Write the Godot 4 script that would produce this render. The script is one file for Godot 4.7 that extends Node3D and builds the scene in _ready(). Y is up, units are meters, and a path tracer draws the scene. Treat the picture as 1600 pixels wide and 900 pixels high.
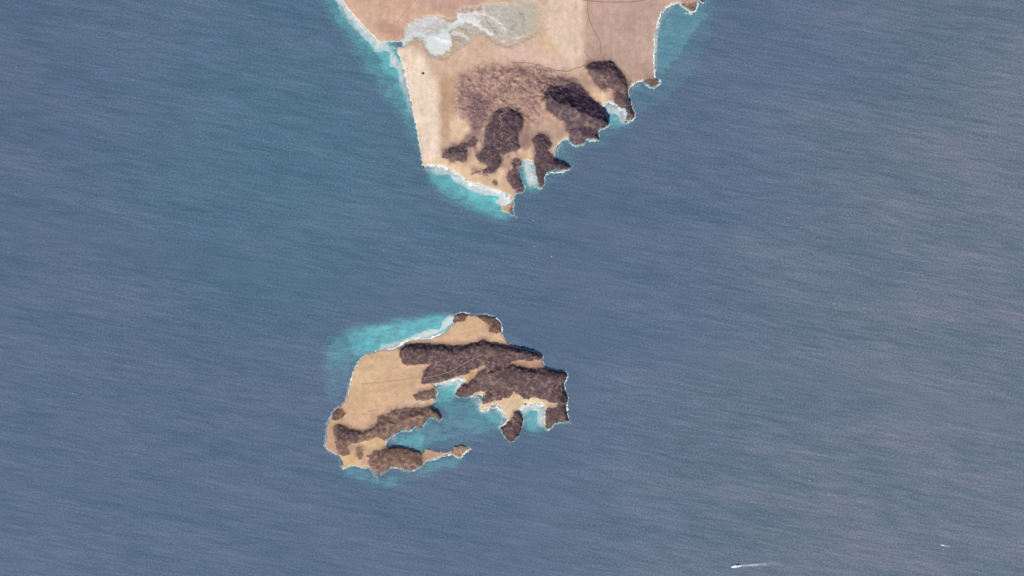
extends Node3D
# A volcanic headland and an island off it, seen straight down from ten kilometres up.
# The map is laid out on a grid of 5 m: grid place (u, v) is world (x, z) = ((u - 800) * 5, (v - 450) * 5).

const CELL := 5.0
const U0 := 440
const V0 := -150
const W := 768
const H := 960
const DEEP := 24.0
const WATER_SHEETS := [1.0, 2.3, 4.2, 7.2, 12.0]

var land_b1: PackedFloat32Array     # share of land, at three softnesses
var land_b2: PackedFloat32Array
var land_b4: PackedFloat32Array
var lava: PackedFloat32Array
var lava_h1: PackedFloat32Array
var lava_h3: PackedFloat32Array
var lava_s3: PackedFloat32Array
var lava_s4: PackedFloat32Array
var salt_r: PackedFloat32Array
var salt_g: PackedFloat32Array
var salt_b: PackedFloat32Array
var shoal: PackedFloat32Array
var bank: PackedFloat32Array
var foam_map: PackedFloat32Array
var salt: PackedFloat32Array
var brown: PackedFloat32Array
var zone_r: PackedFloat32Array
var zone_g: PackedFloat32Array
var zone_b: PackedFloat32Array
var rock_r: PackedFloat32Array
var rock_g: PackedFloat32Array
var rock_b: PackedFloat32Array
var id_map: PackedByteArray
var height: PackedFloat32Array
var tint: PackedColorArray
var owner_id: PackedByteArray
var n_warp := FastNoiseLite.new()
var n_fine := FastNoiseLite.new()
var n_mid := FastNoiseLite.new()
var n_big := FastNoiseLite.new()
var n_ridge := FastNoiseLite.new()
var n_gully := FastNoiseLite.new()

# ---------------------------------------------------------------- outlines of the map
var mainland_coast := [440,-150, 455,-130, 478,-90, 496,-60, 512,-34, 526,-14, 536,0, 546,16, 560,32, 574,46, 586,58, 594,67, 610,66, 629,66, 631,72, 622,75, 620,78, 624,86, 628,97, 632,112, 636,128, 640,144, 644,160, 645,170, 649,190, 653,206, 656,226, 659,244, 661,258, 662,261, 666,258, 680,257, 692,259, 704,264, 714,270, 723,276, 729,281, 734,285, 740,285, 750,288, 760,292, 770,296, 780,298, 792,302, 800,307, 797,309, 800,315, 799,318, 792,322, 784,322, 785,330, 792,333, 798,334, 803,338, 806,338, 801,330, 802,320, 802,312, 806,305, 810,302, 817,303, 819,296, 817,288, 814,280, 812,272, 812,264, 815,258, 817,251, 824,250, 833,252, 836,260, 838,272, 840,282, 842,290, 842,296, 846,296, 850,288, 850,280, 852,273, 858,268, 868,266, 880,268, 888,266, 894,262, 888,258, 880,253, 872,250, 867,246, 868,234, 872,224, 880,218, 888,216, 892,223, 897,227, 906,227, 912,226, 915,219, 920,217, 927,219, 936,220, 936,216, 934,211, 936,204, 942,201, 948,199, 952,195, 951,189, 946,180, 941,172, 937,166, 942,163, 950,160, 959,158, 962,163, 966,168, 972,170, 977,171, 980,178, 980,186, 977,190, 979,191, 984,189, 991,184, 991,177, 987,166, 986,160, 982,153, 981,147, 983,139, 989,132, 996,127, 1005,126, 1008,131, 1016,136, 1021,137, 1027,133, 1031,129, 1029,125, 1023,124, 1022,112, 1021,96, 1021,80, 1022,60, 1024,46, 1028,32, 1033,20, 1040,12, 1050,6, 1059,4, 1066,10, 1074,15, 1081,18, 1085,18, 1088,11, 1091,5, 1093,0, 1098,-10, 1104,-30, 1120,-60, 1135,-100, 1140,-152, 440,-152]
var island_coast := [709,508, 709,499, 711,493, 723,491, 732,491, 737,494, 750,493, 761,494, 773,496, 777,501, 783,506, 783,514, 784,520, 787,529, 792,535, 800,539, 810,544, 822,547, 837,550, 845,553, 848,558, 847,567, 851,573, 860,577, 873,580, 885,582, 887,588, 884,594, 880,600, 882,609, 886,620, 888,626, 885,632, 885,642, 887,653, 891,660, 882,660, 869,661, 862,666, 858,672, 852,669, 852,660, 852,648, 854,635, 848,631, 839,630, 828,631, 821,630, 812,638, 809,642, 816,650, 818,657, 816,668, 810,683, 804,689, 798,692, 793,690, 790,683, 783,674, 782,669, 791,663, 795,656, 792,650, 786,644, 783,636, 779,633, 770,633, 765,638, 758,639, 751,642, 750,638, 753,632, 755,620, 749,617, 740,618, 732,621, 726,623, 717,621, 711,617, 713,611, 720,603, 729,596, 725,591, 717,590, 709,593, 700,595, 690,598, 682,600, 678,602, 682,609, 682,619, 680,624, 677,631, 673,634, 679,639, 686,645, 692,653, 689,658, 682,655, 674,652, 668,655, 662,664, 656,672, 649,667, 641,673, 634,671, 626,672, 622,678, 613,679, 608,685, 602,690, 601,697, 610,699, 622,696, 629,699, 643,701, 652,705, 659,709, 668,702, 677,705, 689,706, 703,706, 707,702, 713,697, 721,696, 730,698, 735,700, 737,702, 728,705, 723,710, 720,716, 713,714, 705,709, 697,710, 688,713, 676,718, 665,721, 661,727, 653,733, 641,736, 629,733, 619,730, 610,731, 606,737, 598,739, 593,742, 591,748, 587,742, 583,736, 577,730, 568,730, 562,731, 553,727, 545,728, 541,733, 535,733, 533,730, 538,728, 535,720, 532,712, 523,709, 512,703, 509,699, 511,690, 514,681, 511,673, 513,664, 518,654, 522,645, 529,638, 536,631, 542,622, 545,615, 547,603, 551,588, 556,576, 562,564, 569,556, 580,552, 595,548, 610,547, 623,544, 632,536, 643,532, 655,531, 671,531, 683,527, 697,520, 704,512]
var salt_outline := [594,68, 610,66, 628,65, 631,61, 632,48, 638,38, 648,31, 664,27, 684,24, 698,30, 712,28, 715,17, 726,11, 740,10, 754,8, 760,5, 800,6, 820,2, 840,4, 850,16, 848,40, 840,54, 826,62, 810,69, 796,75, 780,70, 768,64, 758,54, 748,52, 740,58, 734,68, 720,74, 712,80, 704,90, 692,94, 680,91, 670,86, 664,78, 660,66, 654,63, 648,64, 642,68, 634,74, 626,76, 612,74]

# each rise of lava: outline, height in metres, colour as the eye sees it, label
var rises := [
	{"p": [690,249, 694,238, 704,231, 714,230, 722,228, 732,222, 738,215, 744,213, 748,218, 747,227, 740,231, 731,230, 732,240, 730,251, 722,254, 712,251, 700,248], "h": 46, "c": [106,89,94], "l": "low dark lava mound behind the beach corner of the mainland"},
	{"p": [780,172, 792,173, 800,172, 812,176, 819,184, 818,194, 812,206, 810,222, 813,234, 806,237, 798,238, 788,243, 780,240, 781,248, 784,256, 780,264, 772,271, 760,272, 753,269, 744,273, 737,274, 738,270, 748,268, 760,263, 768,258, 756,255, 746,251, 743,246, 748,241, 756,238, 758,228, 756,216, 760,204, 766,190, 772,178], "h": 78, "c": [104,87,93], "l": "long dark lava hill with hooked southern end in middle of mainland cape"},
	{"p": [771,281, 776,280, 779,285, 778,290, 774,291, 771,287], "h": 16, "c": [104,84,78], "l": "tiny round lava knoll alone on pale sand of the cape"},
	{"p": [800,250, 806,246, 813,247, 815,254, 812,262, 810,268, 813,278, 819,288, 818,302, 810,302, 802,298, 798,288, 794,278, 796,269, 802,263, 800,256], "h": 40, "c": [100,84,90], "l": "narrow dark lava ridge on west side of foamy cove"},
	{"p": [832,220, 838,212, 848,210, 858,216, 862,226, 860,232, 854,236, 860,240, 866,248, 880,253, 893,262, 888,266, 876,267, 858,268, 851,274, 850,288, 845,296, 842,290, 839,276, 836,256, 837,242, 839,236, 834,228], "h": 62, "c": [100,84,90], "l": "dark lava headland with two pointed arms east of foamy cove"},
	{"p": [851,150, 855,141, 872,135, 884,133, 896,129, 908,135, 914,145, 921,151, 929,160, 937,168, 944,177, 951,189, 951,196, 945,199, 935,201, 932,207, 936,213, 936,220, 927,218, 920,216, 915,218, 912,225, 897,227, 891,222, 890,210, 884,195, 870,184, 858,178, 854,169, 849,159], "h": 70, "c": [110,93,98], "l": "highest darkest lava mountain with a sharp crest on the cape"},
	{"p": [912,104, 920,100, 936,97, 952,97, 961,102, 966,112, 976,122, 980,132, 981,144, 982,153, 986,160, 987,166, 991,177, 991,184, 984,189, 979,190, 977,188, 980,178, 977,171, 972,170, 966,168, 962,163, 958,156, 959,151, 959,140, 950,138, 944,144, 935,139, 930,130, 926,122, 918,112], "h": 58, "c": [118,98,100], "l": "curved dark lava ridge running from plain down to hooked point"},
	{"p": [1005,126, 1012,125, 1023,125, 1031,129, 1027,133, 1021,137, 1016,136, 1008,131], "h": 26, "c": [112,88,80], "l": "small brown rock knob ending the long eastern beach"},
	{"p": [1062,6, 1070,5, 1078,9, 1086,4, 1091,5, 1088,11, 1085,18, 1081,18, 1074,15, 1066,10], "h": 30, "c": [126,98,92], "l": "brown rocky point at north end of eastern beach"},
	{"p": [798,316, 802,317, 802,330, 806,338, 803,338, 797,334, 794,330, 799,326], "h": 12, "c": [122,98,84], "l": "thin rocky spit at the southern tip of the cape"},
	{"p": [625,552, 628,544, 637,539, 652,538, 670,538, 692,540, 715,541, 732,540, 744,535, 753,532, 761,532, 765,536, 782,539, 795,541, 810,544, 837,551, 845,554, 847,561, 842,562, 830,564, 815,563, 800,565, 798,568, 807,573, 822,575, 837,577, 852,576, 873,580, 885,583, 886,588, 884,594, 880,600, 882,608, 886,620, 887,626, 885,632, 885,642, 887,653, 890,660, 882,660, 869,661, 862,666, 858,671, 853,669, 853,648, 854,638, 864,639, 870,636, 872,630, 857,629, 855,625, 845,624, 837,621, 831,620, 827,625, 819,623, 812,618, 803,612, 798,618, 795,623, 788,621, 782,626, 773,625, 764,630, 755,631, 754,621, 759,617, 759,612, 744,612, 738,617, 726,623, 717,621, 711,617, 717,609, 726,602, 737,596, 744,590, 746,583, 761,574, 756,571, 743,577, 735,579, 732,584, 716,588, 695,595, 680,599, 659,600, 662,582, 670,573, 676,568, 659,570, 640,571, 632,570, 628,564], "h": 58, "c": [104,86,86], "l": "broad dark lava plateau covering the east of the island"},
	{"p": [643,618, 652,614, 670,610, 676,606, 681,610, 682,622, 670,625, 659,626, 649,624], "h": 26, "c": [118,97,90], "l": "small brown lava block west of the turquoise bay"},
	{"p": [590,658, 589,651, 604,649, 610,643, 622,639, 640,637, 655,638, 668,636, 674,634, 686,645, 692,653, 689,658, 682,655, 674,652, 668,655, 662,664, 656,672, 649,667, 641,673, 634,671, 626,672, 622,678, 613,679, 608,685, 601,689, 595,685, 587,683, 580,687, 574,688, 565,691, 550,693, 542,699, 545,705, 547,711, 538,713, 529,709, 525,699, 525,687, 521,675, 523,666, 530,663, 539,667, 553,673, 568,676, 580,670, 587,667], "h": 44, "c": [130,106,96], "l": "mottled brown lava arm with ragged shore on bay's north side"},
	{"p": [522,645, 529,638, 536,640, 541,646, 536,654, 527,657, 518,655], "h": 24, "c": [116,90,80], "l": "round brown lava knob on the island's west shore"},
	{"p": [574,721, 580,718, 571,712, 580,711, 583,706, 601,702, 622,696, 629,699, 643,701, 652,705, 659,709, 660,718, 661,726, 653,733, 641,736, 629,733, 619,729, 610,730, 606,737, 593,742, 591,747, 587,742, 580,730], "h": 40, "c": [134,107,96], "l": "reddish brown lava arm on bay's south side"},
	{"p": [705,702, 713,697, 725,696, 735,701, 725,705, 720,715, 710,711, 705,708], "h": 22, "c": [166,138,118], "l": "light brown rocky knob joined by a thin sandbar"},
	{"p": [803,644, 809,642, 816,650, 818,657, 816,668, 810,683, 798,692, 793,690, 790,683, 783,674, 783,669, 791,665, 797,657, 803,650], "h": 42, "c": [100,82,82], "l": "dark lava headland hanging from a sandy neck between coves"},
	{"p": [709,508, 709,499, 711,493, 723,491, 733,492, 728,499, 724,503, 716,502, 711,505], "h": 18, "c": [112,90,82], "l": "low dark rock ledge at west end of island's sandy north cape"},
	{"p": [745,494, 761,494, 773,496, 778,501, 783,507, 783,519, 775,521, 765,520, 764,514, 766,510, 760,505, 752,500], "h": 22, "c": [118,94,82], "l": "mottled rock cap at east end of island's sandy north cape"},
	{"p": [557,699, 566,697, 569,710, 566,718, 561,719, 557,711], "h": 14, "c": [146,120,96], "l": "small olive brown rock outcrop on island's southern sand"},
]

# crests: points, height, reach to the north-east side and to the south-west side (grid cells)
var crests := [
	[[858,158, 875,164, 896,172, 914,181, 932,189, 945,194], 95.0, 27.0, 34.0],
	[[898,204, 911,205, 922,209, 934,217], 34.0, 9.0, 20.0],
	[[918,112, 935,112, 952,110, 966,121, 975,136], 44.0, 15.0, 13.0],
	[[968,150, 977,165, 984,178, 986,184], 15.0, 8.0, 12.0],
	[[776,184, 782,200, 776,222, 772,240, 778,254], 22.0, 22.0, 22.0],
	[[798,180, 810,188, 804,212, 800,230], 26.0, 18.0, 18.0],
	[[842,220, 852,228, 846,244, 848,258, 868,258, 888,263], 13.0, 12.0, 16.0],
	[[842,262, 845,280, 845,292], 10.0, 9.0, 12.0],
	[[700,240, 716,240, 728,238], 18.0, 14.0, 14.0],
	[[740,158, 756,166, 764,176, 750,196], 26.0, 16.0, 16.0],
	[[772,132, 790,140, 812,138, 832,146], 22.0, 12.0, 16.0],
	[[630,546, 670,546, 715,549, 752,540, 785,546, 815,551, 842,557], 30.0, 8.0, 30.0],
	[[775,580, 800,574, 835,584, 868,588, 884,590], 22.0, 9.0, 34.0],
	[[866,598, 878,616, 882,640, 886,656], 13.0, 8.0, 18.0],
	[[720,612, 740,602, 752,590], 16.0, 12.0, 10.0],
	[[804,652, 808,664, 800,682], 18.0, 12.0, 13.0],
	[[530,672, 560,680, 600,668, 640,652, 672,644, 686,652], 22.0, 12.0, 16.0],
	[[590,722, 615,708, 640,716, 655,722], 20.0, 14.0, 18.0],
]

# darker lava on the hills, with shade of their north-east slopes painted in
var dark_lava_and_shade := [
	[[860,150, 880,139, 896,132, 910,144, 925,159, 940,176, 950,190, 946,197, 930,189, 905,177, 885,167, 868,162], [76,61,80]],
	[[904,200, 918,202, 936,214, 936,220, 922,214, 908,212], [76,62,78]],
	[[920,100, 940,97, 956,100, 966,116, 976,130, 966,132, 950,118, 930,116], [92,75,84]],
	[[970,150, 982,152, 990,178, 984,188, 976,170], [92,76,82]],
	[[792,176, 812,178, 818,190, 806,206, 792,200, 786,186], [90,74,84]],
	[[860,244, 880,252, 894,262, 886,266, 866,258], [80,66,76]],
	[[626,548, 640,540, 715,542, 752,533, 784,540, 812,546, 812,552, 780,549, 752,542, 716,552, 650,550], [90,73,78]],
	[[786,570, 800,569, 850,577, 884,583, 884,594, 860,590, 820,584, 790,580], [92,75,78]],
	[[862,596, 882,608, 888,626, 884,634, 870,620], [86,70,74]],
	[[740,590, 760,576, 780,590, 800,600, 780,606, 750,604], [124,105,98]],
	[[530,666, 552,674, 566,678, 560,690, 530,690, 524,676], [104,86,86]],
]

# ground colours as the eye sees them, drawn in this order
var zones := [
	[[400,-160, 1200,-160, 1200,350, 400,350], [204,176,154]],
	[[400,-160, 760,-160, 760,20, 712,26, 660,26, 640,34, 630,60, 600,60, 540,10], [205,170,148]],
	[[640,-20, 760,-20, 764,8, 712,22, 676,20], [196,160,146]],
	[[586,36, 620,36, 630,44, 630,64, 600,62], [186,148,130]],
	[[612,76, 650,76, 662,90, 672,110, 684,128, 688,160, 686,212, 690,250, 664,262, 640,160], [230,210,189]],
	[[688,118, 714,112, 712,160, 708,210, 690,222, 686,160], [193,160,133]],
	[[708,180, 720,186, 734,194, 732,210, 712,224, 696,222], [216,188,158]],
	[[690,96, 740,78, 790,78, 800,100, 716,114, 692,122], [206,178,156]],
	[[760,76, 860,64, 870,90, 912,98, 910,104, 870,108, 800,98], [212,184,167]],
	[[840,66, 858,54, 870,66, 872,88, 850,86], [214,184,154]],
	[[853,-160, 914,-160, 914,0, 912,40, 912,82, 916,96, 880,92, 866,70, 856,50, 853,20], [218,194,174]],
	[[914,-160, 1150,-160, 1150,0, 1060,6, 1036,18, 1024,40, 1020,90, 1022,124, 984,132, 970,104, 914,96, 914,20], [187,160,146]],
	[[968,100, 1020,98, 1020,122, 984,130], [180,152,138]],
	[[1040,-20, 1060,-10, 1092,-8, 1090,6, 1060,8, 1044,8], [202,166,152]],
	[[714,120, 740,112, 770,104, 805,103, 840,108, 870,113, 900,124, 905,134, 880,140, 860,150, 850,176, 836,196, 820,200, 800,176, 780,174, 770,184, 756,206, 744,212, 732,192, 716,180], [174,143,130]],
	[[850,150, 862,176, 884,192, 892,216, 876,222, 852,212, 836,206, 824,196, 838,176], [186,158,140]],
	[[818,196, 836,206, 834,226, 826,236, 814,236, 812,216], [168,142,126]],
	[[911,139, 926,143, 950,145, 959,141, 960,155, 942,161, 936,166, 927,154, 918,146], [226,202,166]],
	[[914,112, 922,120, 930,132, 938,142, 918,140, 908,132, 906,118], [176,148,136]],
	[[740,250, 760,240, 786,244, 800,240, 814,236, 834,236, 834,252, 816,252, 800,256, 796,270, 796,290, 802,306, 780,298, 740,284, 716,268, 730,254], [216,188,156]],
	[[860,236, 888,212, 884,222, 868,248], [226,196,160]],
	[[664,254, 700,252, 724,262, 740,280, 760,288, 800,306, 770,298, 735,287, 700,264, 666,261], [226,198,162]],
	[[784,322, 800,318, 802,332, 790,334], [196,164,136]],
	[[480,470, 920,470, 920,780, 480,780], [206,173,141]],
	[[700,495, 786,495, 790,536, 740,540, 700,530], [212,178,144]],
	[[546,560, 640,540, 640,560, 560,610, 540,630], [210,178,144]],
	[[620,632, 650,626, 682,624, 676,634, 650,638, 622,642], [226,196,168]],
	[[560,684, 604,682, 604,696, 580,706, 564,706], [216,184,138]],
	[[530,700, 560,696, 566,728, 536,732], [212,178,138]],
	[[510,662, 522,662, 526,700, 536,714, 508,702], [196,156,124]],
	[[659,708, 690,704, 706,706, 704,712, 664,722], [186,148,124]],
	[[735,578, 760,571, 746,584, 736,598, 726,592, 716,590], [206,168,122]],
	[[740,610, 762,610, 762,618, 754,632, 745,622], [226,206,170]],
	[[750,640, 754,628, 784,624, 798,616, 804,610, 826,624, 826,632, 812,640, 800,658, 786,645, 760,642], [216,194,160]],
	[[798,614, 804,610, 822,622, 806,628, 798,624], [222,194,150]],
	[[820,624, 832,618, 858,626, 874,628, 872,638, 852,638, 840,632, 822,632], [230,212,176]],
	[[796,566, 815,562, 848,562, 850,576, 822,576], [184,150,124]],
	[[733,148, 750,146, 764,156, 766,176, 754,196, 742,198, 736,180, 730,164], [128,104,108]],
	[[722,150, 734,146, 738,180, 728,184, 718,176], [160,130,126]],
	[[776,140, 790,136, 802,134, 800,148, 780,150], [132,104,100]],
	[[800,104, 814,104, 824,112, 820,124, 806,120], [138,108,100]],
	[[836,120, 868,122, 888,132, 872,142, 848,144, 838,134], [120,96,98]],
	[[800,140, 830,132, 836,137, 812,144], [134,106,100]],
	[[812,146, 840,164, 836,178, 818,160], [146,116,108]],
	[[764,148, 780,152, 776,166, 764,164], [150,118,108]],
	[[734,190, 750,186, 752,204, 748,216, 738,214, 730,222, 728,212, 738,206], [128,104,106]],
	[[856,126, 880,124, 902,130, 892,138, 868,146, 854,150], [104,84,90]],
	[[820,204, 836,208, 836,228, 824,234, 814,222], [150,124,114]],
	[[736,112, 760,108, 772,116, 760,130, 742,132], [168,138,128]],
	[[786,110, 800,106, 800,130, 788,130], [160,128,118]],
	[[818,118, 836,112, 840,130, 824,134], [142,112,104]]
]

# crusts, brine and mud of the salt flat: outline or line, colour as the eye sees it, width of a line
var salt_patches := [
	[[590,60, 660,20, 720,8, 760,4, 756,30, 700,40, 660,60, 620,80], [190,180,168], 0.0],
	[[632,54, 638,40, 650,32, 680,26, 694,32, 712,30, 716,18, 730,14, 754,12, 752,22, 730,26, 716,38, 690,44, 664,52, 640,56], [202,200,200], 0.0],
	[[690,26, 700,30, 712,29, 716,16, 726,11, 752,10, 752,18, 724,20, 714,32, 696,36], [172,146,128], 0.0],
	[[702,46, 716,42, 738,50, 732,64, 716,70, 706,64], [170,158,140], 0.0],
	[[702,66, 720,66, 716,80, 704,92, 690,96, 676,92, 690,86], [186,166,138], 0.0],
	[[756,62, 780,72, 800,76, 828,64, 850,44, 852,10, 836,4, 840,20, 838,44, 822,56, 800,66, 780,64, 764,52], [198,178,154], 0.0],
	[[800,8, 836,8, 844,30, 834,50, 820,44, 818,20], [188,178,160], 0.0],
	[[592,69, 612,70, 630,68, 640,58, 654,54, 668,58, 682,56, 696,50, 708,42, 722,35], [194,211,209], 8.0],
	[[664,62, 680,56, 700,50, 706,62, 704,78, 690,87, 676,87, 668,78], [212,219,218], 0.0],
	[[646,60, 652,57, 656,62, 650,63], [170,136,110], 0.0],
	[[668,44, 676,46, 682,44], [170,150,134], 2.0],
	[[650,44, 662,46, 684,36, 696,38], [174,176,180], 2.0],
	[[664,56, 676,52, 684,44, 700,40], [150,156,150], 1.4],
	[[684,62, 696,66, 704,68], [236,236,240], 7.0],
	[[674,82, 686,84, 698,80], [214,214,218], 4.0],
	[[706,52, 720,53, 728,57, 732,63], [222,218,214], 3.4],
	[[716,21, 726,23, 740,24, 756,22, 764,26, 776,30, 784,40, 790,48], [226,222,216], 3.2],
	[[756,7, 757,16, 760,22], [214,208,202], 2.2],
	[[776,28, 782,22, 780,18], [206,202,194], 2.0],
	[[714,36, 728,32, 744,38, 756,46, 768,54], [222,224,226], 5.0],
	[[716,24, 722,30, 736,30, 750,34], [224,224,224], 6.0],
	[[764,30, 778,40, 786,50, 796,58], [200,196,188], 2.0],
	[[800,61, 808,60, 816,57], [226,224,220], 2.0],
	[[784,66, 790,64], [220,218,214], 2.0],
	[[796,28, 806,38, 800,46, 812,52], [156,152,144], 2.0],
	[[812,20, 820,32, 816,44], [160,154,146], 2.0],
	[[760,34, 772,44, 778,54], [156,148,138], 2.4],
]

# shallow ground: outline and depth share (0 deep .. 1 at the surface)
var shoals := [
	[[470,-150, 1180,-150, 1150,60, 1120,140, 1000,200, 960,250, 900,290, 830,330, 790,360, 700,345, 640,310, 620,250, 596,190, 560,120, 500,40], 0.2],
	[[1022,-150, 1160,-150, 1120,0, 1112,40, 1100,90, 1070,130, 1034,160, 1000,176, 996,200, 960,210, 940,232, 900,240, 900,268, 862,290, 840,300, 800,240, 1000,100], 0.41],
	[[1022,-60, 1106,-20, 1100,30, 1080,60, 1060,90, 1040,112, 1020,124], 0.55],
	[[660,256, 666,280, 690,308, 720,324, 756,338, 800,348, 808,338, 800,300, 740,270], 0.62],
	[[470,-150, 410,-150, 450,-60, 500,4, 524,42, 550,82, 574,120, 596,150, 614,176, 630,200, 644,226, 658,252, 664,220, 620,60, 540,-20], 0.5],
	[[500,-60, 524,0, 548,36, 572,64, 594,92, 612,116, 626,140, 640,176, 650,176, 622,76, 600,60, 560,-20], 0.84],
	[[664,258, 674,274, 696,290, 726,306, 760,324, 790,336, 800,306, 760,288, 724,270, 690,254], 0.84],
	[[720,282, 750,304, 786,324, 800,310, 770,290, 740,280], 0.95],
	[[814,250, 836,250, 842,290, 838,300, 822,304, 820,290, 812,272], 0.84],
	[[936,162, 960,156, 982,172, 982,192, 962,198, 952,192], 0.72],
	[[866,216, 890,214, 894,228, 880,244, 868,250], 0.5],
	[[984,128, 1006,124, 1010,138, 992,150, 982,152], 0.5],
	[[480,500, 560,490, 720,478, 800,480, 860,540, 900,580, 906,660, 880,690, 820,710, 740,730, 640,765, 560,770, 500,740, 490,640], 0.2],
	[[505,536, 535,512, 580,505, 625,498, 677,491, 712,486, 714,520, 640,545, 570,566, 545,600, 520,640, 508,610, 504,570], 0.46],
	[[540,520, 580,508, 625,501, 677,494, 712,488, 712,512, 640,536, 600,548, 566,556, 530,552], 0.8],
	[[516,530, 560,524, 560,548, 536,566, 514,572, 506,552], 0.54],
	[[640,524, 690,500, 712,496, 710,512, 680,532, 640,536], 0.95],
	[[682,598, 720,588, 734,598, 712,620, 716,640, 700,650, 692,640, 678,634], 0.74],
	[[692,600, 720,590, 730,596, 714,612, 700,616], 0.95],
	[[600,690, 612,678, 640,670, 664,668, 676,652, 686,660, 676,676, 672,690, 664,700, 656,708, 620,698], 0.68],
	[[690,630, 730,622, 750,630, 756,644, 790,648, 790,664, 782,672, 760,684, 720,692, 696,700, 670,700, 664,680, 694,660], 0.5],
	[[736,616, 756,618, 756,640, 790,636, 798,656, 782,668, 760,656, 744,640], 0.72],
	[[808,640, 824,630, 852,630, 856,670, 842,678, 820,676, 814,656], 0.74],
	[[812,640, 824,628, 852,630, 852,646, 832,650], 0.9],
	[[534,728, 560,730, 580,734, 591,750, 610,738, 640,740, 666,726, 700,714, 722,718, 736,704, 730,726, 690,736, 650,752, 600,764, 560,754, 536,746], 0.6],
	[[784,508, 792,534, 850,556, 854,574, 880,576, 888,590, 894,580, 858,552, 806,526], 0.42],
	[[882,596, 890,600, 898,640, 892,666, 884,640], 0.42],
]

# banks of white sand under the shallows: points, width
var sand_banks := [
	[[470,-96, 516,-24, 534,2, 556,34, 580,60, 600,76], 18.0],
	[[596,78, 608,94, 618,108], 24.0],
	[[618,98, 627,118, 634,136], 13.0],
	[[633,132, 640,156, 646,180], 7.0],
	[[646,180, 650,200, 657,230], 4.0],
	[[668,264, 690,266, 712,276, 732,290, 760,300, 790,312], 13.0],
	[[770,302, 790,316], 18.0],
	[[826,256, 828,270, 834,286], 16.0],
	[[946,166, 962,170, 974,184], 18.0],
	[[870,240, 876,226, 886,220], 5.0],
	[[986,146, 990,136, 1002,130], 5.0],
	[[1026,110, 1026,60, 1034,26, 1050,12], 4.0],
	[[600,545, 630,538, 660,526, 690,512, 706,498], 11.0],
	[[546,620, 550,596, 560,570], 6.0],
	[[688,602, 710,596, 726,596, 714,612], 8.0],
	[[606,692, 616,684], 8.0],
	[[740,622, 752,632, 754,642, 780,640, 792,654, 784,666], 8.0],
	[[814,644, 826,634, 850,640, 848,660], 15.0],
]

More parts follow.
